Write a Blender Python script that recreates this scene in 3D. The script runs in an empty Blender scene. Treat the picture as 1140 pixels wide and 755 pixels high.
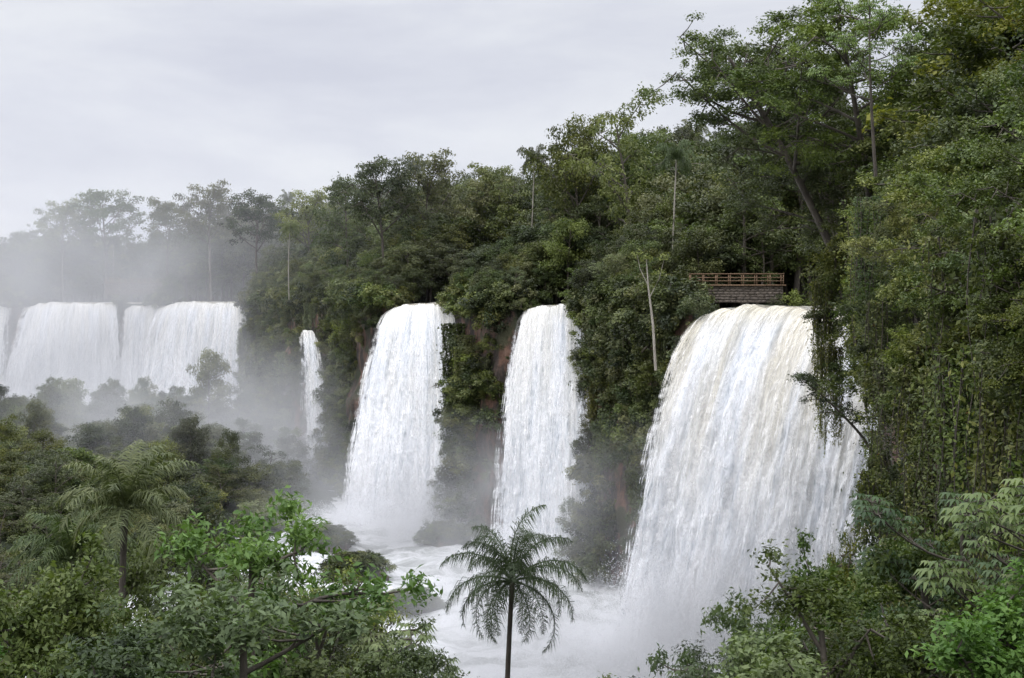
import bpy, math, random, bmesh
import numpy as np
from mathutils import Vector, Matrix
rng=np.random.default_rng(7); random.seed(7)
F=1566.0; CX=570.0; HY=330.0
def W(px,d): return (px-CX)/F*d
def Z(py,d): return (HY-py)/F*d
scene=bpy.context.scene
# ---------------------------------------------------------------- noise
def vnoise(x,y,seed=0):
    x=np.asarray(x,float);y=np.asarray(y,float)
    xi=np.floor(x).astype(np.int64);yi=np.floor(y).astype(np.int64)
    fx=x-xi;fy=y-yi;fx=fx*fx*(3-2*fx);fy=fy*fy*(3-2*fy)
    def h(a,b):
        n=(a*374761393+b*668265263+seed*1442695041)&0x7fffffff
        n=((n^(n>>13))*1274126177)&0x7fffffff
        n=(n^(n>>16))&0xffff
        return n/65535.0
    return (h(xi,yi)*(1-fx)+h(xi+1,yi)*fx)*(1-fy)+(h(xi,yi+1)*(1-fx)+h(xi+1,yi+1)*fx)*fy
def fbm(x,y,seed=0,o=4):
    s=0;a=.5
    for i in range(o):
        s=s+a*(vnoise(x,y,seed+i)-.5);x=x*2.03+3.1;y=y*2.03+1.7;a*=.5
    return s
# ---------------------------------------------------------------- materials
def newmat(name):
    m=bpy.data.materials.new(name);m.use_nodes=True
    nt=m.node_tree;nt.nodes.clear()
    return m,nt,nt.nodes,nt.links
def node(nt,t,**k):
    n=nt.nodes.new(t)
    for a,b in k.items():
        if a in n.inputs: n.inputs[a].default_value=b
        else: setattr(n,a,b)
    return n
def ramp(nt,stops):
    r=nt.nodes.new('ShaderNodeValToRGB');e=r.color_ramp.elements
    while len(e)<len(stops): e.new(.5)
    for el,(p,c) in zip(e,stops):
        el.position=p;el.color=(c[0],c[1],c[2],1) if not isinstance(c,(int,float)) else (c,c,c,1)
    return r
def mathn(nt,op,a,b=None,c=None,clamp=False):
    n=nt.nodes.new('ShaderNodeMath');n.operation=op;n.use_clamp=clamp
    for i,v in enumerate((a,b,c)):
        if v is None: continue
        if isinstance(v,(int,float)): n.inputs[i].default_value=v
        else: nt.links.new(v,n.inputs[i])
    return n.outputs[0]
def mixc(nt,f,a,b,bt='MIX'):
    n=nt.nodes.new('ShaderNodeMix');n.data_type='RGBA';n.blend_type=bt
    for s,v in ((n.inputs[0],f),(n.inputs[6],a),(n.inputs[7],b)):
        if isinstance(v,(int,float)): s.default_value=v
        elif isinstance(v,tuple): s.default_value=(*v,1)
        else: nt.links.new(v,s)
    return n.outputs[2]
def leafmat(name,dark,mid,light,accent=None,trans=.3):
    m,nt,N,L=newmat(name)
    at=node(nt,'ShaderNodeAttribute',attribute_name='tint')
    oi=node(nt,'ShaderNodeObjectInfo')
    r=ramp(nt,[(0,dark),(.5,mid),(1,light)])
    v=mathn(nt,'MULTIPLY',oi.outputs['Random'],.5)
    v=mathn(nt,'ADD',mathn(nt,'MULTIPLY',at.outputs['Fac'],.85),v)
    v=mathn(nt,'SUBTRACT',v,.17,clamp=True)
    L.new(v,r.inputs[0]);col=r.outputs[0]
    hs=node(nt,'ShaderNodeHueSaturation')
    r2=mathn(nt,'FRACT',mathn(nt,'MULTIPLY',oi.outputs['Random'],37.7))
    L.new(mathn(nt,'ADD',mathn(nt,'MULTIPLY',r2,.055),.458),hs.inputs['Hue'])
    r3=mathn(nt,'FRACT',mathn(nt,'MULTIPLY',oi.outputs['Random'],91.3))
    L.new(mathn(nt,'ADD',mathn(nt,'MULTIPLY',r3,.4),.70),hs.inputs['Saturation'])
    r4=mathn(nt,'FRACT',mathn(nt,'MULTIPLY',oi.outputs['Random'],53.1))
    L.new(mathn(nt,'ADD',mathn(nt,'MULTIPLY',r4,.9),.78),hs.inputs['Value'])
    L.new(col,hs.inputs['Color']);col=hs.outputs[0]
    if accent:
        f=mathn(nt,'GREATER_THAN',at.outputs['Fac'],.965)
        col=mixc(nt,f,col,accent)
    p=node(nt,'ShaderNodeBsdfPrincipled',Roughness=.55)
    p.inputs['Specular IOR Level'].default_value=.25
    L.new(col,p.inputs['Base Color'])
    t=node(nt,'ShaderNodeBsdfTranslucent');L.new(mixc(nt,1.0,col,(1.0,1.1,.55),'MULTIPLY'),t.inputs[0])
    mx=node(nt,'ShaderNodeMixShader',Fac=trans);L.new(p.outputs[0],mx.inputs[1]);L.new(t.outputs[0],mx.inputs[2])
    o=node(nt,'ShaderNodeOutputMaterial');L.new(mx.outputs[0],o.inputs[0])
    return m
def noisemat(name,cols,scale=1,stretch=(1,1,1),rough=.85,bump=.4,dist=.3,coord='Object',detail=8):
    m,nt,N,L=newmat(name)
    tc=node(nt,'ShaderNodeTexCoord');mp=node(nt,'ShaderNodeMapping');mp.inputs['Scale'].default_value=stretch
    L.new(tc.outputs[coord],mp.inputs[0])
    n=node(nt,'ShaderNodeTexNoise',Scale=scale,Detail=detail,Roughness=.65);L.new(mp.outputs[0],n.inputs['Vector'])
    r=ramp(nt,cols);L.new(n.outputs['Fac'],r.inputs[0])
    p=node(nt,'ShaderNodeBsdfPrincipled',Roughness=rough);L.new(r.outputs[0],p.inputs['Base Color'])
    n2=node(nt,'ShaderNodeTexNoise',Scale=scale*3,Detail=8,Roughness=.7);L.new(mp.outputs[0],n2.inputs['Vector'])
    b=node(nt,'ShaderNodeBump',Strength=bump,Distance=dist);L.new(n2.outputs['Fac'],b.inputs['Height']);L.new(b.outputs[0],p.inputs['Normal'])
    o=node(nt,'ShaderNodeOutputMaterial');L.new(p.outputs[0],o.inputs[0])
    return m
M_far=leafmat('forest_leaf',(.012,.020,.008),(.052,.070,.021),(.13,.15,.045))
M_near=leafmat('tree_leaf',(.012,.021,.007),(.054,.080,.018),(.15,.18,.038),accent=(.17,.10,.03))
M_bright=leafmat('broad_leaf',(.03,.065,.015),(.07,.12,.028),(.13,.18,.05),trans=.35)
M_palm=leafmat('palm_leaf',(.018,.026,.010),(.045,.065,.022),(.09,.11,.04))
M_bark=noisemat('bark',[(.3,(.03,.024,.018)),(.7,(.13,.11,.085))],2,(1,1,.3))
M_pale=noisemat('pale_bark',[(.3,(.18,.16,.13)),(.7,(.36,.33,.28))],2,(1,1,.3))
M_wood=noisemat('boardwalk_wood',[(.3,(.12,.075,.04)),(.7,(.28,.18,.11))],3,(1,1,1))
M_stone=noisemat('stone_wall',[(.3,(.07,.06,.05)),(.7,(.22,.18,.145))],1.5,(1,1,2),bump=.8)
def spraymat():
    m,nt,N,L=newmat('white_spray')
    d=node(nt,'ShaderNodeBsdfDiffuse');d.inputs[0].default_value=(.93,.93,.94,1)
    t=node(nt,'ShaderNodeBsdfTranslucent');t.inputs[0].default_value=(.93,.93,.94,1)
    mx=node(nt,'ShaderNodeMixShader',Fac=.5);L.new(d.outputs[0],mx.inputs[1]);L.new(t.outputs[0],mx.inputs[2])
    o=node(nt,'ShaderNodeOutputMaterial');L.new(mx.outputs[0],o.inputs[0]);return m
M_spray=spraymat()
def groundmat():
    m,nt,N,L=newmat('basalt_and_soil')
    g=node(nt,'ShaderNodeNewGeometry');mp=node(nt,'ShaderNodeMapping');mp.inputs['Scale'].default_value=(.35,.35,.16)
    L.new(g.outputs['Position'],mp.inputs[0])
    n=node(nt,'ShaderNodeTexNoise',Scale=1.0,Detail=9,Roughness=.7);L.new(mp.outputs[0],n.inputs['Vector'])
    r=ramp(nt,[(.36,(.012,.010,.008)),(.47,(.055,.038,.028)),(.56,(.15,.078,.05)),(.68,(.22,.14,.10))]);L.new(n.outputs['Fac'],r.inputs[0])
    n2=node(nt,'ShaderNodeTexNoise',Scale=.3,Detail=7);L.new(g.outputs['Position'],n2.inputs['Vector'])
    moss=ramp(nt,[(.51,0.0),(.59,1.0)]);L.new(n2.outputs['Fac'],moss.inputs[0])
    s=node(nt,'ShaderNodeSeparateXYZ');L.new(g.outputs['Normal'],s.inputs[0])
    up=mathn(nt,'MULTIPLY',mathn(nt,'SUBTRACT',s.outputs[2],.45),4,clamp=True)
    f=mathn(nt,'MAXIMUM',up,mathn(nt,'MULTIPLY',moss.outputs[0],.85))
    col=mixc(nt,f,r.outputs[0],(.03,.042,.014))
    p=node(nt,'ShaderNodeBsdfPrincipled',Roughness=.8);L.new(col,p.inputs['Base Color'])
    b=node(nt,'ShaderNodeBump',Strength=1.0,Distance=2.0);L.new(n.outputs['Fac'],b.inputs['Height']);L.new(b.outputs[0],p.inputs['Normal'])
    o=node(nt,'ShaderNodeOutputMaterial');L.new(p.outputs[0],o.inputs[0]);return m
M_ground=groundmat()
def fallmat(name,cream,holes,crestk=.6):
    m,nt,N,L=newmat(name)
    uv=node(nt,'ShaderNodeUVMap',uv_map='flow')
    def ns(sx,sy,det,ro,off=0):
        mp=node(nt,'ShaderNodeMapping');mp.inputs['Scale'].default_value=(sx,sy,1);mp.inputs['Location'].default_value=(off,off,off)
        L.new(uv.outputs[0],mp.inputs[0])
        n=node(nt,'ShaderNodeTexNoise',Scale=1,Detail=det,Roughness=ro);n.noise_dimensions='2D'
        L.new(mp.outputs[0],n.inputs['Vector']);return n.outputs['Fac']
    a=ns(1.9,.13,7,.74);b=ns(.45,.05,3,.6,4.3);c=ns(2.0,.7,8,.8,9.1)
    s=mathn(nt,'ADD',mathn(nt,'MULTIPLY',a,.38),mathn(nt,'MULTIPLY',b,.26))
    s=mathn(nt,'ADD',s,mathn(nt,'MULTIPLY',c,.36))
    r=ramp(nt,[(.38,(.34,.37,.40)),(.46,(.64,.66,.68)),(.55,(.89,.89,.89))]);L.new(s,r.inputs[0])
    vf=node(nt,'ShaderNodeAttribute',attribute_name='vf');ed=node(nt,'ShaderNodeAttribute',attribute_name='edge')
    top=mathn(nt,'SUBTRACT',1.0,mathn(nt,'MULTIPLY',vf.outputs['Fac'],1.6),clamp=True)
    cb=ns(.22,.02,3,.5,7.7)
    cf=mathn(nt,'MULTIPLY',mathn(nt,'MULTIPLY',mathn(nt,'SUBTRACT',cb,.41),6,clamp=True),top)
    crest=mathn(nt,'MULTIPLY',mathn(nt,'SUBTRACT',1.0,mathn(nt,'MULTIPLY',vf.outputs['Fac'],11),clamp=True),crestk)
    cf=mathn(nt,'MAXIMUM',mathn(nt,'MULTIPLY',cf,cream),crest)
    cc=mixc(nt,mathn(nt,'MULTIPLY',mathn(nt,'SUBTRACT',a,.42),6,clamp=True),(.42,.37,.26),(.74,.68,.52))
    col=mixc(nt,cf,r.outputs[0],cc)
    p=node(nt,'ShaderNodeBsdfPrincipled',Roughness=.8);L.new(col,p.inputs['Base Color'])
    p.inputs['Specular IOR Level'].default_value=.1
    bp=node(nt,'ShaderNodeBump',Strength=.8,Distance=.9);L.new(s,bp.inputs['Height']);L.new(bp.outputs[0],p.inputs['Normal'])
    al=mathn(nt,'ADD',mathn(nt,'MULTIPLY',ed.outputs['Fac'],.40),mathn(nt,'MULTIPLY',mathn(nt,'SUBTRACT',s,.53),6.0))
    al=mathn(nt,'MULTIPLY',al,2.5,clamp=True)
    if holes:
        h=mathn(nt,'MULTIPLY',mathn(nt,'SUBTRACT',mathn(nt,'ADD',mathn(nt,'MULTIPLY',c,.6),mathn(nt,'MULTIPLY',a,.4)),.50),9,clamp=True)
        al=mathn(nt,'MULTIPLY',al,h)
    t=node(nt,'ShaderNodeBsdfTransparent');mx=node(nt,'ShaderNodeMixShader')
    L.new(al,mx.inputs[0]);L.new(t.outputs[0],mx.inputs[1]);L.new(p.outputs[0],mx.inputs[2])
    o=node(nt,'ShaderNodeOutputMaterial');L.new(mx.outputs[0],o.inputs[0]);return m
M_fall=fallmat('falling_water',.4,False,.5);M_fall2=fallmat('falling_spray',.25,True,.4)
M_fallB=fallmat('silty_falling_water',.8,False,.85);M_fall2B=fallmat('silty_falling_spray',.5,True,.7)
def rivermat(name,lo,hi,cols,sc):
    m,nt,N,L=newmat(name)
    g=node(nt,'ShaderNodeNewGeometry')
    n=node(nt,'ShaderNodeTexNoise',Scale=sc,Detail=8,Roughness=.72,Distortion=1.0);L.new(g.outputs['Position'],n.inputs['Vector'])
    r=ramp(nt,[(lo,cols[0]),((lo+hi)/2,cols[1]),(hi,cols[2])]);L.new(n.outputs['Fac'],r.inputs[0])
    p=node(nt,'ShaderNodeBsdfPrincipled',Roughness=.4);L.new(r.outputs[0],p.inputs['Base Color'])
    n2=node(nt,'ShaderNodeTexNoise',Scale=sc*4,Detail=7,Roughness=.75);L.new(g.outputs['Position'],n2.inputs['Vector'])
    b=node(nt,'ShaderNodeBump',Strength=1.0,Distance=1.2);L.new(n2.outputs['Fac'],b.inputs['Height']);L.new(b.outputs[0],p.inputs['Normal'])
    o=node(nt,'ShaderNodeOutputMaterial');L.new(p.outputs[0],o.inputs[0]);return m
M_river=rivermat('foaming_river',.38,.54,[(.34,.35,.33),(.55,.56,.54),(.82,.82,.82)],.13)
M_upriver=rivermat('upper_river',.38,.6,[(.30,.26,.17),(.48,.44,.34),(.75,.74,.68)],.5)
# ---------------------------------------------------------------- mesh builder
class MB:
    def __init__(s): s.v=[];s.f=[];s.m=[];s.t=[];s.n=0
    def add(s,v,f,m,t):
        v=np.asarray(v,float).reshape(-1,3);f=np.asarray(f,np.int64).reshape(-1,4)
        s.v.append(v);s.f.append(f+s.n);s.m.append(np.full(len(f),m));s.t.append(np.broadcast_to(np.asarray(t,float),(len(v),)).copy());s.n+=len(v)
    def build(s,name,mats,smooth=False):
        v=np.concatenate(s.v);f=np.concatenate(s.f);mi=np.concatenate(s.m);t=np.concatenate(s.t)
        me=bpy.data.meshes.new(name);me.vertices.add(len(v));me.vertices.foreach_set('co',v.ravel())
        me.loops.add(len(f)*4);me.loops.foreach_set('vertex_index',f.ravel().astype(np.int32))
        me.polygons.add(len(f));me.polygons.foreach_set('loop_start',np.arange(len(f),dtype=np.int32)*4)
        me.polygons.foreach_set('material_index',mi.astype(np.int32))
        me.update(calc_edges=True)
        a=me.attributes.new('tint','FLOAT','POINT');a.data.foreach_set('value',t)
        if smooth: me.polygons.foreach_set('use_smooth',np.ones(len(f),bool))
        for m in mats: me.materials.append(m)
        return me
    def tube(s,pts,rad,k=6,m=0):
        pts=np.asarray(pts,float);n=len(pts);d=np.gradient(pts,axis=0)
        d/=np.linalg.norm(d,axis=1)[:,None]+1e-9
        ref=np.where(np.abs(d[:,2:3])<.9,np.array([[0,0,1.]]),np.array([[1.,0,0]]))
        a=np.cross(d,ref);a/=np.linalg.norm(a,axis=1)[:,None]+1e-9;b=np.cross(d,a)
        th=np.arange(k)*2*np.pi/k
        v=pts[:,None]+(a[:,None]*np.cos(th)[None,:,None]+b[:,None]*np.sin(th)[None,:,None])*np.asarray(rad)[:,None,None]
        i=np.arange(n-1)[:,None]*k;j=np.arange(k)[None];j2=(j+1)%k
        f=np.stack([i+j,i+j2,i+k+j2,i+k+j],-1)
        s.add(v,f,m,.5)
    def leaves(s,P,N,Ln,wr,m,t,droop=0):
        n=len(P);N=N/(np.linalg.norm(N,axis=1)[:,None]+1e-9)
        a=np.cross(N,rng.normal(size=(n,3)));a/=np.linalg.norm(a,axis=1)[:,None]+1e-9
        if droop: a[:,2]-=droop;a/=np.linalg.norm(a,axis=1)[:,None]+1e-9
        b=np.cross(N,a);Ln=np.broadcast_to(Ln,(n,))[:,None]
        v=np.stack([P-a*Ln*.5,P+b*Ln*wr*.5+N*Ln*.08,P+a*Ln*.5,P-b*Ln*wr*.5+N*Ln*.08],1)
        s.add(v,np.arange(n*4).reshape(n,4),m,np.repeat(t,4))
    def clump(s,c,r,n,leaf,flat=.6,wr=.5,m=1,tb=None,spray=False):
        if tb is None: tb=rng.random()
        if spray:
            k=max(5,int(n/16));d=rng.normal(size=(k,3));d[:,2]=np.abs(d[:,2])*.9-.25;d/=np.linalg.norm(d,axis=1)[:,None]
            l=r*(.7+.65*rng.random(k));per=n//k
            ki=np.repeat(np.arange(k),per);t=rng.random(len(ki))**.7
            P=c+d[ki]*(t*l[ki])[:,None]*np.array([1,1,flat*1.2]);P[:,2]-=.28*l[ki]*t**2
            P+=rng.normal(size=P.shape)*leaf*.55
            N=d[ki]*.25+np.array([0,0,.75])+rng.normal(size=P.shape)*.4
            tw=rng.random(k)[ki]
            tt=np.clip(tb*.4+tw*.3+rng.random(len(ki))*.3,0,1)
            s.leaves(P,N,leaf*(.6+.7*rng.random(len(ki))),wr,m,tt,.25)
            return
        d=rng.normal(size=(n,3));d/=np.linalg.norm(d,axis=1)[:,None]
        d[:,2]=np.where((d[:,2]<-.3)&(rng.random(n)<.6),-d[:,2],d[:,2])
        lump=1+.35*np.sin(d[:,0]*5+tb*20)*np.cos(d[:,1]*6+tb*11)
        rr=(r*lump*(.35+.75*rng.random(n)**.6))[:,None]
        P=c+d*rr*np.array([1,1,flat])
        N=d*.5+np.array([0,0,.55])+rng.normal(size=(n,3))*.42
        t=np.clip(tb*.6+rng.random(n)*.4,0,1)
        s.leaves(P,N,leaf*(.6+.7*rng.random(n)),wr,m,t,.15)
def box(b,x0,x1,y0,y1,z0,z1,m=0):
    v=[(x0,y0,z0),(x1,y0,z0),(x1,y1,z0),(x0,y1,z0),(x0,y0,z1),(x1,y0,z1),(x1,y1,z1),(x0,y1,z1)]
    f=[(0,3,2,1),(4,5,6,7),(0,1,5,4),(1,2,6,5),(2,3,7,6),(3,0,4,7)]
    b.add(v,f,m,.5)
def tree_mesh(name,h=14,R=5,cb=.35,limbs=9,sub=5,cr=1.2,n=150,leaf=.35,wr=.5,flat=.6,shape='round',lean=(0,0),mats=None,tr=.017,bare=0,spray=False):
    B=MB();lean=np.array([lean[0],lean[1],0.])
    wx,wy=rng.normal()*.025*h,rng.normal()*.025*h
    def tp(f):
        return lean*f**1.4+np.array([wx*math.sin(f*4),wy*math.sin(f*3.3),h*.86*f])
    fs=np.linspace(0,1,9);B.tube([tp(f) for f in fs],h*tr*(1-.75*fs)+.02,8)
    cl=[]
    for i in range(limbs):
        f=(i+.5)/limbs;az=i*2.4+rng.normal()*.4
        if shape=='umbrella':
            st=tp(.5+.45*f);r=R*(1.05-.55*f)*(.75+.35*rng.random());ez=h*(.78+.17*f+.05*rng.normal())
        elif shape=='tall':
            st=tp(cb+(.97-cb)*f);r=R*(.55+.45*math.sin(math.pi*(f*.8+.15)))*(.7+.4*rng.random());ez=st[2]+h*.06
        else:
            st=tp(cb*.8+(.97-cb*.8)*f);r=R*math.sqrt(max(.08,1-(1.7*f-.75)**2))*(.65+.5*rng.random());ez=st[2]+h*(.03+.16*rng.random())
        end=np.array([st[0]+math.cos(az)*r,st[1]+math.sin(az)*r,ez])
        mid=(st+end)/2+np.array([0,0,(.1 if shape!='umbrella' else -.12)*r])+rng.normal(size=3)*.05*r
        tt=np.linspace(0,1,6)[:,None]
        pts=(1-tt)**2*st+2*tt*(1-tt)*mid+tt**2*end
        B.tube(pts,h*tr*.42*(1-.8*tt[:,0])*(1-.4*f)+.012,5)
        lt=rng.random()
        for j in range(sub):
            t=.42+.62*(j+rng.random())/sub
            q=(1-t)**2*st+2*t*(1-t)*mid+t**2*end
            c=q+rng.normal(size=3)*np.array([1,1,.6])*R*.17
            B.tube([q,(q+c)/2+np.array([0,0,-.05*R*.3]),c],[h*tr*.13+.008,h*tr*.1+.006,.008],4)
            if rng.random()>bare: cl.append((c,cr*(.5+.75*rng.random()),np.clip(lt*.6+rng.random()*.4,0,1)))
    top=tp(1)
    for j in range(int(sub*1.2)):
        c=top+rng.normal(size=3)*np.array([1,1,.4])*R*.2+np.array([0,0,h*.04]);cl.append((c,cr*(.5+.6*rng.random()),rng.random()))
    for c,r,tb in cl: B.clump(c,r,max(20,int(n*(r/cr)**2)),leaf,flat,wr,tb=tb,spray=spray)
    me=B.build(name,mats);me['h']=float(max(c[2]+r*flat for c,r,tb in cl));return me
def bush_mesh(name,k=10,n=150,leaf=.17,mats=None,spray=False):
    B=MB()
    B.tube([(0,0,-.6),(0,0,.2),(.1,0,.5)],[.06,.05,.02],5)
    for i in range(k):
        c=rng.normal(size=3)*np.array([.6,.6,.42])
        B.clump(c,.3+.3*rng.random(),n,leaf,.8,.5,spray=spray)
    return B.build(name,mats)
def vine_mesh(name,wd=2.5,ln=7,k=26,leaf=.2,mats=None):
    B=MB()
    for i in range(k):
        x=rng.uniform(-wd/2,wd/2);y=rng.normal()*.25;l=ln*(.3+.7*rng.random())
        t=np.linspace(0,1,7);pts=np.stack([x+.12*np.sin(t*5+i),y-.15*t+.1*np.cos(t*4+i),-l*t],1)
        B.tube(pts,.02*(1-.6*t)+.005,4)
        n=int(l*34);z=rng.random(n)**1.1*l;wv=.18+.16*np.sin(z*1.6+i)
        P=np.stack([x+rng.normal(size=n)*wv,y+rng.normal(size=n)*wv,-z],1)
        N=rng.normal(size=(n,3))*.5+np.array([0,-.6,.5])
        tb=rng.random();B.leaves(P,N,leaf*(.6+.6*rng.random(n)),.5,1,np.clip(tb*.6+rng.random(n)*.4,0,1),.6)
    return B.build(name,mats)
def palm_mesh(name,h=9,L=3,nf=18,lean=.6,mats=None,tr=.14,lf=.30,nl=38,up=1.4,dr0=1.0,wl=.010,span=1.25,hang=1.8):
    B=MB();t=np.linspace(0,1,14)
    tk=np.stack([lean*t**2,.2*np.sin(t*3),h*t],1);r=tr*(1.15-.4*t);r[-1]*=1.25;B.tube(tk,r,9)
    c=tk[-1]
    for i in range(nf):
        f=i/nf;az=i*2.4+rng.normal()*.25;el=up-span*f+rng.normal()*.14;l=L*(.8+.35*rng.random())
        m=16;p=c.copy();pts=[p.copy()];e=el
        for k in range(m):
            e-= (.03+.03*f+.12*(k/m))*dr0;p=p+np.array([math.cos(az)*math.cos(e),math.sin(az)*math.cos(e),math.sin(e)])*l/m;pts.append(p.copy())
        pts=np.array(pts);B.tube(pts,.03*(1-.85*np.linspace(0,1,m+1))*L/3+.004,4,1)
        s=np.linspace(.12,.99,nl);P=np.stack([np.interp(s*m,np.arange(m+1),pts[:,q]) for q in range(3)],1)
        T=np.gradient(P,axis=0);T/=np.linalg.norm(T,axis=1)[:,None]
        side=np.array([-math.sin(az),math.cos(az),0.])
        tbf=rng.random()*.5
        for sg in (-1,1):
            ll=L*lf*np.sin(np.pi*np.clip(s*.86+.12,0,1))**.7*(.6+.6*rng.random(nl))
            dr=side*sg*.75+T*.6+rng.normal(size=(nl,3))*.25;dr/=np.linalg.norm(dr,axis=1)[:,None]
            d2=dr+np.array([0,0,-hang]);d2/=np.linalg.norm(d2,axis=1)[:,None]
            w=T*wl*L/1.6
            A=P;Bp=P+dr*ll[:,None]*.4;C=Bp+d2*ll[:,None]*.65
            v=np.stack([A-w*.4,A+w*.4,Bp+w,Bp-w,C+w*.1,C-w*.1],1)
            idx=np.arange(nl)[:,None]*6
            B.add(v,np.concatenate([idx+[0,1,2,3],idx+[3,2,4,5]]),1,np.repeat(tbf+rng.random(nl)*.5,6))
    me=B.build(name,mats);me['h']=h;return me
def rosette(B,c,ax,k,sz,m=1):
    tb=rng.random()
    for i in range(k):
        az=i*2.4+rng.normal()*.2;el=.7-1.1*i/k
        d=np.array([math.cos(az)*math.cos(el),math.sin(az)*math.cos(el),math.sin(el)])
        e=c+d*sz*1.1;B.tube([c,(c+e)/2+[0,0,.04],e],[.012,.01,.007],4,0)
        n=9;th=np.linspace(-2.5,2.5,n)+rng.normal()*.1
        hd=np.array([math.cos(az),math.sin(az),0]);sd=np.array([-math.sin(az),math.cos(az),0])
        dr=hd*np.cos(th)[:,None]+sd*np.sin(th)[:,None]+np.array([0,0,-.15]);l=sz*(.75+.25*np.cos(th))[:,None]*(.85+.3*rng.random())
        w=np.cross(dr,[0,0,1.]);w/=np.linalg.norm(w,axis=1)[:,None]
        mid=e+dr*l*.62;tip=e+dr*l+np.array([0,0,-1.])*l*.38
        q=e+dr*l*.1
        v=np.stack([q-w*sz*.03,mid-w*sz*.13,tip,mid+w*sz*.13+[0,0,.01]],1)
        B.add(v,np.arange(n*4).reshape(n,4),m,np.repeat(np.clip(tb*.4+rng.random()*.6,0,1),n*4))
def cecropia_mesh(name,h=9,R=2.5,br=7,sz=.38,mats=None):
    B=MB();t=np.linspace(0,1,9);tk=np.stack([.3*np.sin(t*2),.2*np.sin(t*3),h*t],1);B.tube(tk,.09*(1-.6*t),7)
    rosette(B,tk[-1],None,9,sz)
    for i in range(br):
        f=.45+.5*i/br;st=np.array([np.interp(f,t,tk[:,q]) for q in range(3)]);az=i*2.4;r=R*(1.15-.5*f)*(.8+.4*rng.random())
        en=st+np.array([math.cos(az)*r,math.sin(az)*r,r*.55]);md=(st+en)/2-np.array([0,0,.2*r])
        tt=np.linspace(0,1,6)[:,None];pts=(1-tt)**2*st+2*tt*(1-tt)*md+tt**2*en;B.tube(pts,.035*(1-.6*tt[:,0]),5)
        rosette(B,en,None,9,sz)
        for u in (.4,.55,.7,.85):
            q=(1-u)**2*st+2*u*(1-u)*md+u**2*en;e2=q+np.array([rng.normal()*.5,rng.normal()*.5,.45])
            B.tube([q,(q+e2)/2,e2],[.022,.018,.014],4);rosette(B,e2,None,8,sz*rng.uniform(.65,.95))
    me=B.build(name,mats);me['h']=h+.3;return me
# ---------------------------------------------------------------- terrain definition
LIP=[(60,-400,0),(14,-40,0),(13.5,10,0),(14,35,0),(16,50,0),(19,72,0),(23.5,92,0),(30,112,0),(38,129,1),(20.8,155,0),(16,170,0),(13,183,0),
(8.9,195,1),(1.7,205,0),(-4,212,0),(-7.5,220,0),(-10,228,1),(-20.4,240.5,0),(-25.5,250,0),(-30,268,0),(-38,287,1),(-40.6,291,0),(-50,320,0),(-62,360,0),
(-75,398,1),(-107,430,0),(-112,436,1),(-121,440,0),(-124,444,1),(-160,465,0),(-172,470,1),(-250,488,0),(-500,560,0),(-1500,900,0),(-4000,2000,0)]
LIP=np.array(LIP,float);lw=LIP[:,1]-LIP[:,0];ls=LIP[:,0]+LIP[:,1]
FALLS=[(lw[i],lw[i+1]) for i in range(len(LIP)-1) if LIP[i,2]]
def lipz(w): return np.interp(w,[100,300,430,600],[-1.5,-1.4,-2.0,-2.4])
def infall(w,mg=0):
    w=np.asarray(w,float);r=np.zeros(w.shape,bool)
    for a,b in FALLS: r|=(w>a+mg)&(w<b-mg)
    return r
def nearfall(w):
    w=np.asarray(w,float);r=np.ones(w.shape)
    for a,b in FALLS:
        r=np.minimum(r,np.clip(np.where(w<=a,(a-w)/11,np.where(w>=b,(w-b)/5,0)),0,1))
    return r
def lipxy(w):
    s=np.interp(w,lw,ls);return (s-w)/2,(s+w)/2
D=np.array([.7071,.7071])
def floorz(x,y):
    z=np.full(np.shape(x),-38.0)
    slope=-1.9-.47*np.maximum(y,0)-.004*np.maximum(0,-x-40)**1.2+fbm(x*.06,y*.06,11)*4*np.clip(y/25,0,1)
    z=np.maximum(z,slope)
    isl=-41+12*np.exp(-(((x+94)/68)**2+((y-250)/118)**2)**1.6)+fbm(x*.05,y*.05,5)*4
    return np.maximum(z,isl)
def topz(w,i):
    z=lipz(w)+np.where(infall(w,-2),-1.9,0)+np.clip((i-22)/40,0,1)*3.5+np.clip(i/6,0,1)*fbm(w*.05,i*.05,3)*2*np.where(infall(w,-3),np.clip((i-25)/20,0,1),1)
    return z
def inland(x,y): return ((x+y)-np.interp(y-x,lw,ls))/1.41421
def cliffout(w,t):
    w=np.asarray(w,float)
    o=2.6*t**.6*(.1+.9*nearfall(w))
    nr=np.clip((98-w)/30,0,1)
    return o-nr*10.5*t**1.1
ws=np.concatenate([np.arange(-300,0,12),np.arange(0,420,1.2),np.arange(420,760,2.5),np.arange(760,1200,30),np.arange(1200,6000,400)])
ins=[5000,2500,1200,700,400,250,160,110,80,60,45,34,26,20,15,11,8,5,3,1.4,0]
rows=[]
xl,yl=lipxy(ws)
wob=fbm(ws*.08,ws*0,21)*5*nearfall(ws)
for i in ins: rows.append(np.stack([xl+D[0]*i,yl+D[1]*i,topz(ws,np.full(len(ws),float(i)))],1))
nface=34
for k in range(1,nface+1):
    t=k/nface
    o=cliffout(ws,t)+fbm(ws*.16,t*6+0*ws,31)*5.0*min(1,t*3)*(.25+.75*nearfall(ws))+np.maximum(wob,-1)*min(1,t*4)*.6
    x=xl-D[0]*o;y=yl-D[1]*o;zf=floorz(x,y);zt=np.minimum(lipz(ws)-.3,topz(ws,np.zeros(len(ws)))-.1)
    rows.append(np.stack([x,y,zt+(np.minimum(zf,zt)-zt)*t],1))
lastx,lasty=rows[-1][:,0].copy(),rows[-1][:,1].copy()
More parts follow.
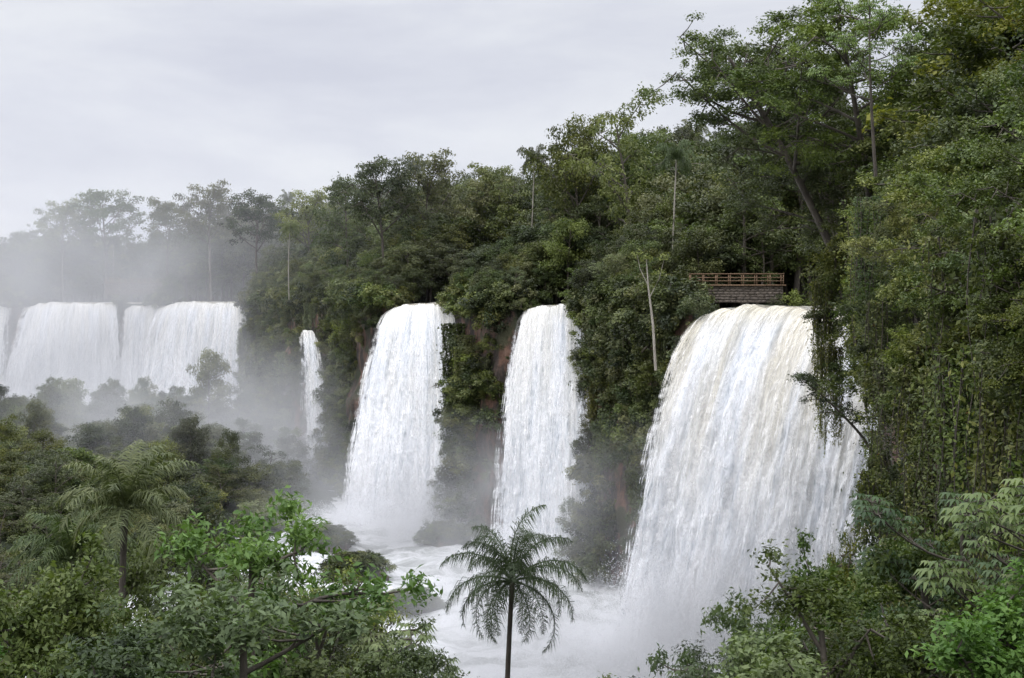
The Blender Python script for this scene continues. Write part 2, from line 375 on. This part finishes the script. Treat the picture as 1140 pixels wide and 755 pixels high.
for o in list(np.arange(3,160,4))+[170,185,205,230,260,300,350,420,520,700,1000,2000,4000]:
    x=lastx-D[0]*o;y=lasty-D[1]*o;rows.append(np.stack([x,y,np.minimum(floorz(x,y),lipz(ws)-.3)],1))
G=np.array(rows);nr,nc=G.shape[:2];B=MB()
a=np.arange(nr-1)[:,None]*nc+np.arange(nc-1)[None]
B.add(G,np.stack([a,a+1,a+nc+1,a+nc],-1),0,.5)
def addobj(name,me,parent=None,loc=(0,0,0),rot=(0,0,0),sc=(1,1,1)):
    o=bpy.data.objects.new(name,me);scene.collection.objects.link(o)
    o.location=loc;o.rotation_euler=rot;o.scale=sc if hasattr(sc,'__len__') else (sc,)*3
    if parent: o.parent=parent
    return o
addobj('ground',B.build('ground',[M_ground],True))
B=MB();xs=np.linspace(-420,60,340);ys=np.linspace(60,520,330);X,Y=np.meshgrid(xs,ys)
Zr=-36+fbm(X*.12,Y*.12,41)*2.2+fbm(X*.5,Y*.5,43)*1.5
V=np.stack([X,Y,Zr],-1);a=np.arange(329)[:,None]*340+np.arange(339)[None]
B.add(V,np.stack([a,a+1,a+341,a+340],-1),0,.5);addobj('river',B.build('river',[M_river],True))
# ---------------------------------------------------------------- waterfalls
def fall(name,top,bot,zt,zb,power=.5,nu=150,nv=110,seed=0,amp=1.0,arch=1.3,spray=0,sz=.12,reach=7,rise=4,silty=False):
    root=bpy.data.objects.new(name,None);scene.collection.objects.link(root)
    def pl(p,u):
        p=np.array(p,float);s=np.linspace(0,1,len(p));return np.stack([np.interp(u,s,p[:,0]),np.interp(u,s,p[:,1])],1)
    u=np.linspace(0,1,nu);T=pl(top,u);Bt=pl(bot,u)
    wt=np.linalg.norm(np.array(top[-1])-np.array(top[0]));wb=np.linalg.norm(np.array(bot[-1])-np.array(bot[0]));wm=(wt+wb)/2
    lipj=fbm(u*wt*.35,u*0,seed)*1.8-arch*np.abs(2*u-1)**3+.2*arch
    hoff=fbm(u*wt*.3,u*0+3,seed+9)*3.0
    for layer in (0,1):
        v=np.linspace(0,1,nv)**1.3
        UU,VV=np.meshgrid(u,v)
        hf=VV**power
        um=UU*wm
        disp=(fbm(um*.28,VV*1.2,seed+1)*4.2+fbm(um*.9,VV*2.6,seed+2)*3.0+fbm(um*2.4,VV*10,seed+3)*1.5)*(.18+.82*VV**.7)*amp+layer*(.25+.5*VV)+hoff[None]*np.clip(1-VV*2,0,1)*.4
        x=T[None,:,0]*(1-hf)+Bt[None,:,0]*hf-D[0]*disp*.8
        y=T[None,:,1]*(1-hf)+Bt[None,:,1]*hf-D[1]*disp*.9
        z=zt+lipj[None]*(1-VV)+(zb-zt)*VV+.02*layer
        b=MB();a=np.arange(nv-1)[:,None]*nu+np.arange(nu-1)[None]
        b.add(np.stack([x,y,z],-1),np.stack([a,a+1,a+nu+1,a+nu],-1),0,.5)
        ma=(M_fallB,M_fall2B) if silty else (M_fall,M_fall2)
        me=b.build(name+'_sheet',[ma[layer]],True)
        at=me.attributes.new('vf','FLOAT','POINT');at.data.foreach_set('value',VV.ravel())
        at=me.attributes.new('edge','FLOAT','POINT');at.data.foreach_set('value',(np.minimum(UU,1-UU)*wm).ravel())
        uvl=me.uv_layers.new(name='flow');li=np.empty(len(me.loops),np.int32);me.loops.foreach_get('vertex_index',li)
        uvs=np.stack([um.ravel()+seed*13.7,VV.ravel()*36],1)[li];uvl.data.foreach_set('uv',uvs.ravel())
        addobj('water_sheet' if layer==0 else 'spray_sheet',me,root)
        if layer==0: x0,y0=x[0],y[0]
    if spray:
        # flying droplets thrown up where the water lands
        nk=420;r2=np.random.default_rng(seed)
        uc=r2.random(nk);oc=np.minimum(r2.exponential(.5,nk),1.6)*reach-2.5;zc=np.minimum(r2.exponential(.45,nk),1.2)*rise*np.exp(-np.maximum(oc,0)/reach)*np.sin(np.pi*(uc*.8+.1))
        base=pl(bot,uc)
        cx=base[:,0]-D[0]*oc*.7;cy=base[:,1]-D[1]*oc*1.1
        sp=(.45+.10*np.maximum(oc,0)+.12*zc)*rise/4
        k=r2.integers(0,nk,spray)
        g=lambda: np.clip(r2.normal(size=spray),-1.9,1.9)
        P=np.stack([cx[k]+g()*sp[k]*1.5,cy[k]+g()*sp[k]*1.5,-36.2+zc[k]+np.abs(g())*sp[k]*.9],1)
        b=MB();b.leaves(P,r2.normal(size=(spray,3)),sz*(.5+r2.random(spray)),.9,0,np.full(spray,.5))
        addobj('spray_droplets',b.build('spray',[M_spray]),root)
    if zt<-5: return
    b=MB();n2=30;tt=np.linspace(0,1,n2)[:,None]
    o=36
    x=x0[None]+D[0]*o*tt;y=y0[None]+D[1]*o*tt
    z=zt+lipj[None]*(1-tt)**6*1+.35*(1-(1-tt)**5)+fbm(x*.5,y*.5,seed+7)*.35*np.clip(tt*6,0,1)
    a=np.arange(n2-1)[:,None]*nu+np.arange(nu-1)[None]
    b.add(np.stack([x,y,z],-1),np.stack([a,a+1,a+nu+1,a+nu],-1),0,.5);addobj('feeding_water',b.build('feed',[M_upriver],True),root)
def pp(*l): return [(W(px,d),d) for px,d in l]
fall('waterfall',[(20.8,155),(27,150),(34,141),(40,127)],pp((670,145),(760,135),(850,127),(945,121)),-1.5,-36.3,.5,340,170,1,1.4,spray=400000,sz=.07,reach=10,rise=7,silty=True)
fall('waterfall',[(34.5,129),(39,122)],pp((938,119),(1010,114)),-6,-36.3,.5,90,110,11,.6)
fall('waterfall',[(1.4,205.5),(5.5,200.5),(9.6,193.5)],pp((540,196),(600,187),(664,182)),-1.5,-36.3,.55,170,130,2,.8,spray=150000,sz=.08,reach=6,rise=4)
fall('waterfall',[(-21.6,241.5),(-15,233.5),(-9.0,227)],pp((378,229),(455,217),(537,213)),-1.3,-36.3,.5,190,130,3,.9,spray=180000,sz=.09,reach=8,rise=5)
fall('waterfall',[(-43.0,284),(-38.8,280)],pp((336,274),(374,270)),-7,-36.3,.6,60,100,4,.4)
fall('waterfall',[(-107,430),(-90,414),(-74.5,397.5)],pp((150,422),(215,397),(278,382)),-2.0,-36.3,.5,200,90,5,1.2,spray=60000,sz=.22,reach=8,rise=7)
fall('waterfall',[(-121,440),(-106,430)],pp((130,434),(170,424)),-3.0,-36.3,.5,80,90,6,.9)
fall('waterfall',[(-160,465),(-142,452),(-124,444)],pp((2,456),(70,438),(138,434)),-2.4,-36.3,.5,200,90,7,1.2,spray=60000,sz=.22,reach=8,rise=7)
fall('waterfall',[(-250,488),(-210,478),(-166,468)],pp((-260,478),(-120,468),(5,460)),-2.6,-36.3,.5,160,60,8,1.2)
# ---------------------------------------------------------------- vegetation library
fm=[M_bark,M_far];nm=[M_bark,M_near]
FT=[tree_mesh('ft0',14,5,.25,11,5,1.3,150,.38,mats=fm,flat=.7),tree_mesh('ft1',14,4.2,.3,11,5,1.1,150,.34,mats=fm,shape='tall',flat=.7),
    tree_mesh('ft2',16,6.4,.45,11,7,1.15,130,.36,mats=fm,shape='umbrella',flat=.5),tree_mesh('ft3',13,4.8,.15,13,5,1.25,150,.42,mats=fm,flat=.8),
    tree_mesh('ft4',15,5.2,.4,9,6,1.1,120,.34,mats=fm,bare=.15),tree_mesh('ft5',16,5.4,.5,9,6,1.05,110,.34,mats=fm,shape='umbrella',flat=.45,bare=.2)]
NT=[tree_mesh('nt0',16,6,.28,14,7,1.3,330,.25,mats=nm,spray=True),tree_mesh('nt1',16,5.2,.25,15,6,1.2,330,.23,mats=nm,shape='tall',spray=True),
    tree_mesh('nt2',17,6.6,.35,13,7,1.2,280,.25,mats=nm,bare=.15,spray=True),tree_mesh('nt3',15,5.5,.2,15,6,1.35,320,.28,mats=nm,spray=True)]
GT=[tree_mesh('gt0',10,3.0,.25,15,7,.62,300,.13,mats=nm,wr=.45,spray=True,flat=.8),tree_mesh('gt1',10,2.7,.25,14,7,.62,280,.15,mats=nm,shape='tall',wr=.5,spray=True,flat=.8),
    tree_mesh('gt2',10,3.2,.3,14,7,.55,280,.12,mats=[M_bark,M_palm],bare=.1,wr=.35,spray=True,flat=.8),tree_mesh('gt3',10,2.8,.2,15,7,.6,240,.18,mats=[M_bark,M_bright],wr=.5,spray=True,flat=.8),
    tree_mesh('gt4',10,3.4,.3,12,6,.5,170,.2,mats=[M_bark,M_bright],wr=.42,bare=.25,spray=True,flat=.7)]
BU=[bush_mesh('bu%d'%i,11,130,.19,fm) for i in range(4)]
BN=[bush_mesh('bn%d'%i,13,260,.13,nm,True) for i in range(3)]
VI=[vine_mesh('vi0',2.6,7,26,.2,nm),vine_mesh('vi1',2,10,20,.2,nm),vine_mesh('vi2',3.2,5,30,.22,nm)]
VF=[vine_mesh('vf0',3,8,18,.38,fm),vine_mesh('vf1',2.4,5,16,.36,fm)]
PA=[palm_mesh('pa0',13,3.0,20,.8,[M_pale,M_palm],.11,wl=.02,dr0=1.2),palm_mesh('pa1',10,2.6,16,.5,[M_pale,M_palm],.11,wl=.02)]
def empty(n):
    o=bpy.data.objects.new(n,None);scene.collection.objects.link(o);return o
def place(me,x,y,zb,ht,parent,name,sx=None,tilt=0):
    s=ht/me['h'];sx=s if sx is None else sx
    return addobj(name,me,parent,(x,y,zb),(rng.normal()*.04+tilt,rng.normal()*.04,rng.random()*6.28),(sx,sx,s))
# ---------------------------------------------------------------- plateau forest
sk=np.array([(-200,272),(0,268),(45,256),(90,258),(150,264),(200,256),(250,238),(300,238),(350,234),(400,226),(450,206),(500,212),(550,196),(600,200),(640,172),(700,150),(740,155),(780,160),(860,140),(1000,120),(1300,80)],float)
forest=empty('forest')
def visible(x,y): 
    if y<20: return False
    p=CX+F*x/y
    return -160<p<1300
def wclear(x,y):
    return (16<x<31 and y<166) or (-134<x<-108 and y<453)
for w in np.arange(96,800,3.4):
  for ii in np.concatenate([np.arange(1.5,24,4.2),np.arange(26,75,7)]):
    w2=w+rng.uniform(-2,2);i2=ii+rng.uniform(-1.8,1.8)
    if w>450 and rng.random()<.25: continue
    if infall(np.array([w2]),-1.5)[0] and i2<(27 if w2>130 else 40): continue
    xl_,yl_=[float(q) for q in lipxy(w2)];x=xl_+D[0]*i2;y=yl_+D[1]*i2
    if w2<134 and i2<42: continue
    if not visible(x,y) or wclear(x,y): continue
    px=CX+F*x/y;zs=Z(np.interp(px,sk[:,0],sk[:,1]),y if i2<45 else y*.97)
    g=float(topz(w2,i2));full=min(zs-g,32)
    em=rng.random()<.11 and i2>12
    fr=np.interp(i2,[0,5,12,22,40],[.36,.5,.70,.88,.95])*(rng.uniform(1.08,1.22) if em else rng.uniform(.62,1.04))
    h=full*fr
    k=rng.choice(6,p=[.24,.2,.14,.2,.12,.1])
    if em: k=[2,5,4,1][rng.integers(4)]
    if i2>18 and rng.random()<.06: 
        place(PA[0],x,y,g-.5,h*1.03,forest,'palm',sx=1.2)
    else:
        me=FT[k];s=h/me['h'];place(me,x,y,g-.5,h,forest,'tree',sx=s*rng.uniform(.85,1.15) if h<20 else 1.35*rng.uniform(.8,1.1))
for (px,py,d,k,sx) in [(70,222,470,2,1.5),(118,206,478,2,2.2),(235,203,430,2,1.7),(190,220,440,2,1.6),(345,210,345,2,1.4),(425,172,262,2,1.25),(470,168,268,2,1.3),(640,126,222,2,1.2),(700,103,205,4,1.4),(560,178,262,2,1.2),(290,212,380,2,1.5),(390,196,300,0,1.2)]:
    place(FT[k],W(px,d),d,-1,Z(py,d)+1,forest,'emergent_tree',sx=sx)
for w in np.arange(96,700,1.5):
    wa=np.array([w])
    if infall(wa,1.0)[0]: continue
    for q in range(2):
        i2=rng.uniform(-1.5,6);x,y=lipxy(w);x=float(x)+D[0]*i2;y=float(y)+D[1]*i2
        if wclear(x,y) and i2>.5: continue
        s=rng.uniform(1.3,3)
        if float(nearfall(wa)[0])<.3: s*=.55
        addobj('shrub',BU[rng.integers(4)],forest,(x,y,float(lipz(w))+s*.3+rng.uniform(0,1.5)*(.2 if s<1.4 else 1)),(0,0,rng.random()*6),(s,s,s))
# ---------------------------------------------------------------- cliff-face vegetation
cv=empty('cliff_vegetation')
for w in np.arange(100,700,.62):
    wa=np.array([w])
    if infall(wa,.2)[0]: continue
    nf_=float(nearfall(wa)[0])
    xl_,yl_=[float(q) for q in lipxy(w)]
    n=4 if w<330 else 2
    bare_rock=262<w<288
    for q in range(n):
        t=rng.random()**.85
        thr=.06
        if bare_rock and .2<t<.8: thr=-.12
        if fbm(w*.09,t*2.6,77,3)>thr and t>.05: continue
        s=rng.uniform(1.0,2.4)*(.45+.55*nf_)
        if bare_rock: s*=.7
        o=float(cliffout(wa,t)[0])+rng.uniform(-.6,1.6)*nf_+max(0,t-.75)*8*nf_
        addobj('cliff_shrub',BU[rng.integers(4)],cv,(xl_-D[0]*o,yl_-D[1]*o,-1-34*t),(rng.normal()*.3,rng.normal()*.3,rng.random()*6),(s,s,s*rng.uniform(.7,1.2)))
    if rng.random()<.20 and nf_>.6 and not bare_rock:
        t=rng.random();o=2.2*t**.6;me=FT[[0,1,3][rng.integers(3)]]
        place(me,xl_-D[0]*o,yl_-D[1]*o,-3-33*t,rng.uniform(5,9),cv,'cliff_tree')
    if rng.random()<.25 and nf_>.3 and not bare_rock:
        t=rng.random()*.6;o=float(cliffout(wa,t)[0])+1.0;s=rng.uniform(.7,1.3)
        addobj('vine_curtain',VF[rng.integers(2)],cv,(xl_-D[0]*o,yl_-D[1]*o,-1-34*t),(0,0,-.78+rng.normal()*.4),(s,s,s))
# ---------------------------------------------------------------- near right cliff
nc_=empty('near_cliff_vegetation')
def hides_fall(x,y,z,m):
    # keep the ravine beside the right-hand fall free of shrubs
    return z<-5 and y>60 and x/y<.250+m/y
for w in np.arange(8,88,.42):
    wa=np.array([w])
    xl_,yl_=[float(q) for q in lipxy(w)]
    zf=float(floorz(xl_-3,yl_-3));H=-1.5-zf
    for q in range(3):
        t=rng.random()
        if fbm(w*.12,t*3,78,3)>(-.03 if t>.35 else .12) and t>.12: continue
        o=float(cliffout(wa,t)[0])+rng.uniform(-1.0,.9)+2.0*(vnoise(w*.2,t*4,9)-.5)*2;s=rng.uniform(.6,1.5)
        x,y,z=xl_-D[0]*o,yl_-D[1]*o,-1-H*t
        if hides_fall(x,y,z,s): continue
        addobj('cliff_shrub',BN[rng.integers(3)],nc_,(x,y,z),(rng.normal()*.3,rng.normal()*.3,rng.random()*6),(s,s,s))
    if rng.random()<.35:
        t=rng.random()*.5-.2;o=float(cliffout(wa,max(t,0)+.01)[0])+.4+rng.random()
        x,y,z=xl_-D[0]*o,yl_-D[1]*o,-1-H*t
        if hides_fall(x,y,z-6,1): continue
        addobj('vine_curtain',VI[rng.integers(3)],nc_,(x,y,z),(0,0,-.78+rng.normal()*.5),(1,1,rng.uniform(.6,1.1)))
    if rng.random()<.14 and w<52:
        t=rng.random()*.6;o=float(cliffout(wa,t)[0])+.5
        place(NT[rng.integers(4)],xl_-D[0]*o,yl_-D[1]*o,-3-H*t,rng.uniform(4,8),nc_,'cliff_tree',tilt=.2)
# a tongue of creepers hanging in front of the ravine
for (x,y,z,k,s) in [(20.9,95,1,1,1.1),(21.4,96,-1,1,1.1),(22.0,97,-3.5,0,1)]:
    addobj('vine_curtain',VI[k],nc_,(x,y,z),(0,0,-.5),(.6,1,s))
for (x,y,z,s) in [(21.1,95,-1.5,1.3),(21.8,96,.5,1.8),(21.8,96,-5,1.1),(22.5,97,2.2,2),(21.4,93,2.5,1.7)]:
    addobj('cliff_shrub',BN[1],nc_,(x,y,z),(0,0,s*3),(s,s,s))
for w in np.arange(14,98,3.6):
    for ii in (1.5,6.5,13,21):
        w2=w+rng.uniform(-1.5,1.5);i2=ii+rng.uniform(-1.5,1.5)
        xl_,yl_=[float(q) for q in lipxy(w2)];x=xl_+D[0]*i2;y=yl_+D[1]*i2
        if not visible(x,y) : continue
        px=CX+F*x/y
        if px<935+ (15 if ii<3 else 0): continue
        h=rng.uniform(.65,1.08)*np.interp(ii,[0,6,14,22],[8,14,21,25])*np.interp(y,[40,80,120],[.8,1,1.1])
        place(NT[rng.integers(4)],x,y,-2,h,None,'rainforest_tree')
LT=tree_mesh('leaning',21,8.5,.4,17,8,1.15,330,.24,mats=nm,lean=(-9.5,-1),shape='umbrella',bare=.12,flat=.6,spray=True)
addobj('leaning_rainforest_tree',LT,None,(24.3,99,-1.5))
LT2=tree_mesh('leaning2',16,6.5,.35,16,7,1.3,330,.25,mats=nm,lean=(-6,-2),spray=True)
addobj('leaning_rainforest_tree',LT2,None,(26,104,-1.5));addobj('leaning_rainforest_tree',LT2,None,(24,93,3.5),(0,0,.6));addobj('leaning_rainforest_tree',LT2,None,(26.5,108,4.5),(0,0,-.5))
LT3=tree_mesh('leaning3',4.5,1.6,.4,8,5,.5,90,.17,mats=nm,lean=(-4,-1),spray=True,bare=.25)
addobj('leaning_rainforest_tree',LT3,None,(20.8,82,-8.8))
# island trees
isl=empty('island_forest')
for k in range(1900):
    x=rng.uniform(-200,-26);y=rng.uniform(150,380)
    z=float(floorz(x,y))
    if z<-36.6 or inland(x,y)>-9: continue
    px=CX+F*x/y
    if px<-60 or px>328+rng.uniform(-6,6): continue
    if rng.random()<.6:
        place(FT[[0,1,3,3,4][rng.integers(5)]],x,y,z-.8,rng.uniform(5.5,10.5) if rng.random()<.9 else 13,isl,'tree',sx=rng.uniform(.55,.95))
    else:
        s=rng.uniform(1.5,3);addobj('shrub',BU[rng.integers(4)],isl,(x,y,z+.5),(0,0,k),(s,s,s))
d=330;place(FT[3],W(232,d),d,-33,Z(388,d)+33,isl,'tree',sx=1.1)
# ---------------------------------------------------------------- foreground slope
fg=np.array([(-100,595),(0,595),(60,590),(100,600),(200,590),(250,580),(320,560),(350,590),(380,640),(430,665),(475,700),(520,735),(640,760),(740,760),(800,730),(850,640),(900,600),(960,595),(1040,600),(1240,600)],float)
for k,(y0,st) in enumerate([(26,1.9),(31,2.2),(37,2.6),(44,3.0),(52,3.4),(61,4)]):
    for x in np.arange(-26-k*4,18+k*3,st):
        x2=x+rng.uniform(-.8,.8);y=y0+rng.uniform(-2.5,2.5);px=CX+F*x2/y
        if px<-120 or px>1260 or inland(x2,y)>-1: continue
        zt=Z(np.interp(px,fg[:,0],fg[:,1])+(rng.uniform(-22,0) if rng.random()<.25 else rng.uniform(0,75 if px<380 else 95)),y)
        g=float(floorz(x2,y))-.3
        if zt-g<3: continue
        me=GT[rng.choice(5,p=[.28,.22,.16,.20,.14])];h=zt-g;s=h/me['h']
        place(me,x2,y,g,h,None,'rainforest_tree',sx=min(s,1.0)*rng.uniform(.75,1.05))
P1=palm_mesh('queen_palm',14,3.4,28,.3,[M_bark,M_palm],.12,nl=80,up=1.5,wl=.008,lf=.24,dr0=1.2,span=1.9)
d=54;addobj('palm_tree',P1,None,(W(563,d),d,Z(648,d)-14),(0,0,.5))
P2=palm_mesh('fern_palm',14,2.1,26,.2,[M_bark,M_palm],.1,nl=60,up=1.55,wl=.014,dr0=.95,span=1.5,hang=.9,lf=.24)
d=34;addobj('palm_tree',P2,None,(W(142,d),d,Z(568,d)-14),(0,0,2))
d=38;addobj('palm_tree',P2,None,(W(75,d),d,Z(625,d)-14),(0,0,1))
C1=cecropia_mesh('cec1',9,2.6,10,.32,[M_bark,M_bright]);C2=cecropia_mesh('cec2',8,2.2,9,.30,[M_bark,M_bright])
for (px,py,d,me,r) in [(355,690,34,C1,0),(250,670,32,C2,1),(20,690,30,C2,2),(1085,545,32,C1,3),(1150,525,27,C1,4),(775,735,38,C2,6),(975,0,66,C2,3),(430,700,40,C1,2)]:
    addobj('cecropia_tree',me,None,(W(px,d),d,Z(py,d)-me['h']),(0,0,r),(1,1,1))
B=MB();B.tube([(0,0,0),(-.3,0,5),(-.8,0,9),(-1.0,.1,12)],[.16,.13,.09,.04],8);B.tube([(-.6,0,8),(.4,0,10),(.9,0,12)],[.07,.05,.02],6);B.tube([(-.75,0,9),(-1.7,0,11),(-2.0,0,12.5)],[.06,.04,.02],6)
for c in [(-1,0,12),(.9,0,12.2),(-2,0,12.5),(.4,.2,10.5)]: B.clump(np.array(c),.8,70,.3)
addobj('bare_tree',B.build('bare',[M_pale,M_far],False),None,(W(730,152),152,-8))
for (px,py,d,s) in [(747,178,176,1),(322,256,300,1),(590,182,230,1.1)]:
    zc=Z(py,d);me=PA[0];g=-1.5;addobj('palm_tree',me,None,(W(px,d),d,g),(0,0,px),(s,s,(zc-g)/13))
def rock(px,py,d,w,h):
    B=MB();n=28;th=np.linspace(0,2*np.pi,n,endpoint=False);ph=np.linspace(0.02,np.pi/2+.3,12)
    T,Pp=np.meshgrid(th,ph);r=1+fbm(T*0+np.cos(T)*1.5+5,np.sin(T)*1.5+Pp*2,int(px))*.7
    v=np.stack([np.cos(T)*np.sin(Pp)*r*w/2,np.sin(T)*np.sin(Pp)*r*w/2,np.cos(Pp)*r*h],-1)
    a=np.arange(11)[:,None]*n+np.arange(n)[None];a2=np.arange(11)[:,None]*n+(np.arange(n)[None]+1)%n
    B.add(v,np.stack([a,a2,a2+n,a+n],-1),0,.5)
    o=addobj('river_rock',B.build('rock',[M_ground],True),None,(W(px,d),d,-36.4))
    for k in range(int(w*7)):
        s=rng.uniform(.7,1.4);a=rng.random()*6.28;rr=rng.random()**.5*w*.46
        addobj('shrub',BU[rng.integers(4)],o,(math.cos(a)*rr,math.sin(a)*rr,h*math.sqrt(max(0,1-(rr/(w/2))**2))*1.05+.4),(0,0,a),(s,s,s*.7))
rock(397,620,181,8,2.4);rock(455,668,160,6,2.2);rock(497,592,204,7,2.6);rock(362,600,200,8,2.8)
# ---------------------------------------------------------------- boardwalks
def boardwalk(x0,y0,L,zb,rot,wallh,nseg):
    root=empty('boardwalk');root.location=(x0,y0,zb);root.rotation_euler=(0,0,rot)
    b=MB()
    rows_=6;hh=wallh/rows_
    for r in range(rows_):
        x=-L/2-(r%2)*.3
        while x<L/2:
            l=rng.uniform(.5,.9);box(b,max(x,-L/2),min(x+l-.03,L/2),-.25+rng.uniform(-.04,.04),.3,r*hh,(r+1)*hh-.03);x+=l
    addobj('stone_wall',b.build('wall',[M_stone]),root)
    b=MB();box(b,-L/2-.3,L/2+.3,-.5,1.8,wallh+.02,wallh+.16);addobj('deck',b.build('deck',[M_wood]),root)
    b=MB();z=wallh+.16
    for yy in (-.42,1.7):
        for k in range(nseg+1):
            x=-L/2+L*k/nseg;box(b,x-.05,x+.05,yy-.05,yy+.05,z,z+1.2)
        for rz in (.4,.78): box(b,-L/2,L/2,yy-.085,yy-.055,z+rz,z+rz+.07)
        box(b,-L/2-.1,L/2+.1,yy-.12,yy+.12,z+1.202,z+1.28)
    addobj('railing',b.build('rail',[M_wood]),root)
d=161;boardwalk(W(820,d),d,10.5,Z(337,d),-.06,1.9,7)
for (px,py,s) in [(772,340,1.0),(872,338,1.1),(885,335,1.3),(764,335,1.2)]: addobj('shrub',BU[1],forest,(W(px,160.2),160.2,Z(py,160.2)),(0,0,px),(s,s,s))
d=444;boardwalk(W(150,d),d,18,0.6,.1,3.6,9)
# ---------------------------------------------------------------- mist volumes
def sphere_mesh(n):
    me=bpy.data.meshes.new(n)
    bm=bmesh.new();bmesh.ops.create_icosphere(bm,subdivisions=3,radius=1);bm.to_mesh(me);bm.free();return me
def mist(name,c,r,dens,sc,seed,lo=.35,pw=1.3):
    m,nt,N,L=newmat('mist_%d'%seed)
    tc=node(nt,'ShaderNodeTexCoord');ln=node(nt,'ShaderNodeVectorMath',operation='LENGTH');L.new(tc.outputs['Object'],ln.inputs[0])
    f=mathn(nt,'SUBTRACT',1.0,ln.outputs['Value'],clamp=True);f=mathn(nt,'POWER',f,pw)
    if sc:
        g=node(nt,'ShaderNodeNewGeometry')
        n=node(nt,'ShaderNodeTexNoise',Scale=sc,Detail=2,Roughness=.6);L.new(g.outputs['Position'],n.inputs['Vector'])
        k=mathn(nt,'MULTIPLY',mathn(nt,'SUBTRACT',n.outputs['Fac'],lo),3.2,clamp=True)
        f=mathn(nt,'MULTIPLY',f,k)
    dn=mathn(nt,'MULTIPLY',f,dens)
    v=node(nt,'ShaderNodeVolumeScatter');v.inputs['Color'].default_value=(1,1,1,1);L.new(dn,v.inputs['Density'])
    o=node(nt,'ShaderNodeOutputMaterial');L.new(v.outputs[0],o.inputs['Volume'])
    me=sphere_mesh(name);me.materials.append(m);addobj(name,me,None,c,(0,0,0),r)
mist('waterfall_mist',(12,129,-36),(30,21,26),.20,.07,1)
mist('waterfall_mist',(-8,200,-36),(36,26,21),.12,.08,2)
mist('waterfall_mist',(-55,260,-33),(50,60,29),.06,.045,3)
mist('waterfall_mist',(-155,395,-18),(140,60,60),.040,.03,4)
mist('air_haze',(-150,420,0),(300,230,110),.0018,0,5,pw=1.0)
# ---------------------------------------------------------------- sky and sun
w=bpy.data.worlds.new("World");scene.world=w;w.use_nodes=True;nt=w.node_tree;nt.nodes.clear();L=nt.links
SE,SA=math.radians(52),math.radians(215)
sky=node(nt,'ShaderNodeTexSky',sky_type='NISHITA');sky.sun_disc=False;sky.sun_elevation=SE;sky.sun_rotation=SA
tc=node(nt,'ShaderNodeTexCoord');sp=node(nt,'ShaderNodeSeparateXYZ');L.new(tc.outputs['Generated'],sp.inputs[0])
mp=node(nt,'ShaderNodeMapping');mp.inputs['Scale'].default_value=(1,1,3.0);L.new(tc.outputs['Generated'],mp.inputs[0])
n=node(nt,'ShaderNodeTexNoise',Scale=4.0,Detail=6,Roughness=.55,Distortion=.3);L.new(mp.outputs[0],n.inputs['Vector'])
r=ramp(nt,[(.36,(.60,.62,.71)),(.5,(.68,.70,.775)),(.64,(.77,.79,.84))]);L.new(n.outputs['Fac'],r.inputs[0])
zf=mathn(nt,'ADD',mathn(nt,'MULTIPLY',mathn(nt,'SUBTRACT',sp.outputs[2],.2,clamp=True),5.2),1.0)
zf=mathn(nt,'MULTIPLY',zf,10.5)
cb=node(nt,'ShaderNodeVectorMath',operation='SCALE');L.new(r.outputs[0],cb.inputs[0]);L.new(zf,cb.inputs['Scale'])
mx=mixc(nt,.95,sky.outputs[0],cb.outputs[0])
bg=node(nt,'ShaderNodeBackground',Strength=.1);L.new(mx,bg.inputs[0])
o=node(nt,'ShaderNodeOutputWorld');L.new(bg.outputs[0],o.inputs[0])
sl=bpy.data.lights.new('sun','SUN');sl.energy=1.0;sl.angle=math.radians(20);sl.color=(1,.96,.9)
so=addobj('sun',sl);dv=Vector((math.sin(SA)*math.cos(SE),math.cos(SA)*math.cos(SE),math.sin(SE)))
so.rotation_euler=dv.to_track_quat('Z','Y').to_euler()
scene.view_settings.view_transform='Standard';scene.view_settings.look='None';scene.view_settings.exposure=0
cam=bpy.data.cameras.new('camera');cam.sensor_width=36;cam.lens=36*F/1140;cam.shift_y=-(377.5-HY)/1140;cam.clip_end=12000
co=addobj('camera',cam,None,(0,0,0),(math.pi/2,0,0));scene.camera=co
print('OBJ',len(bpy.data.objects))
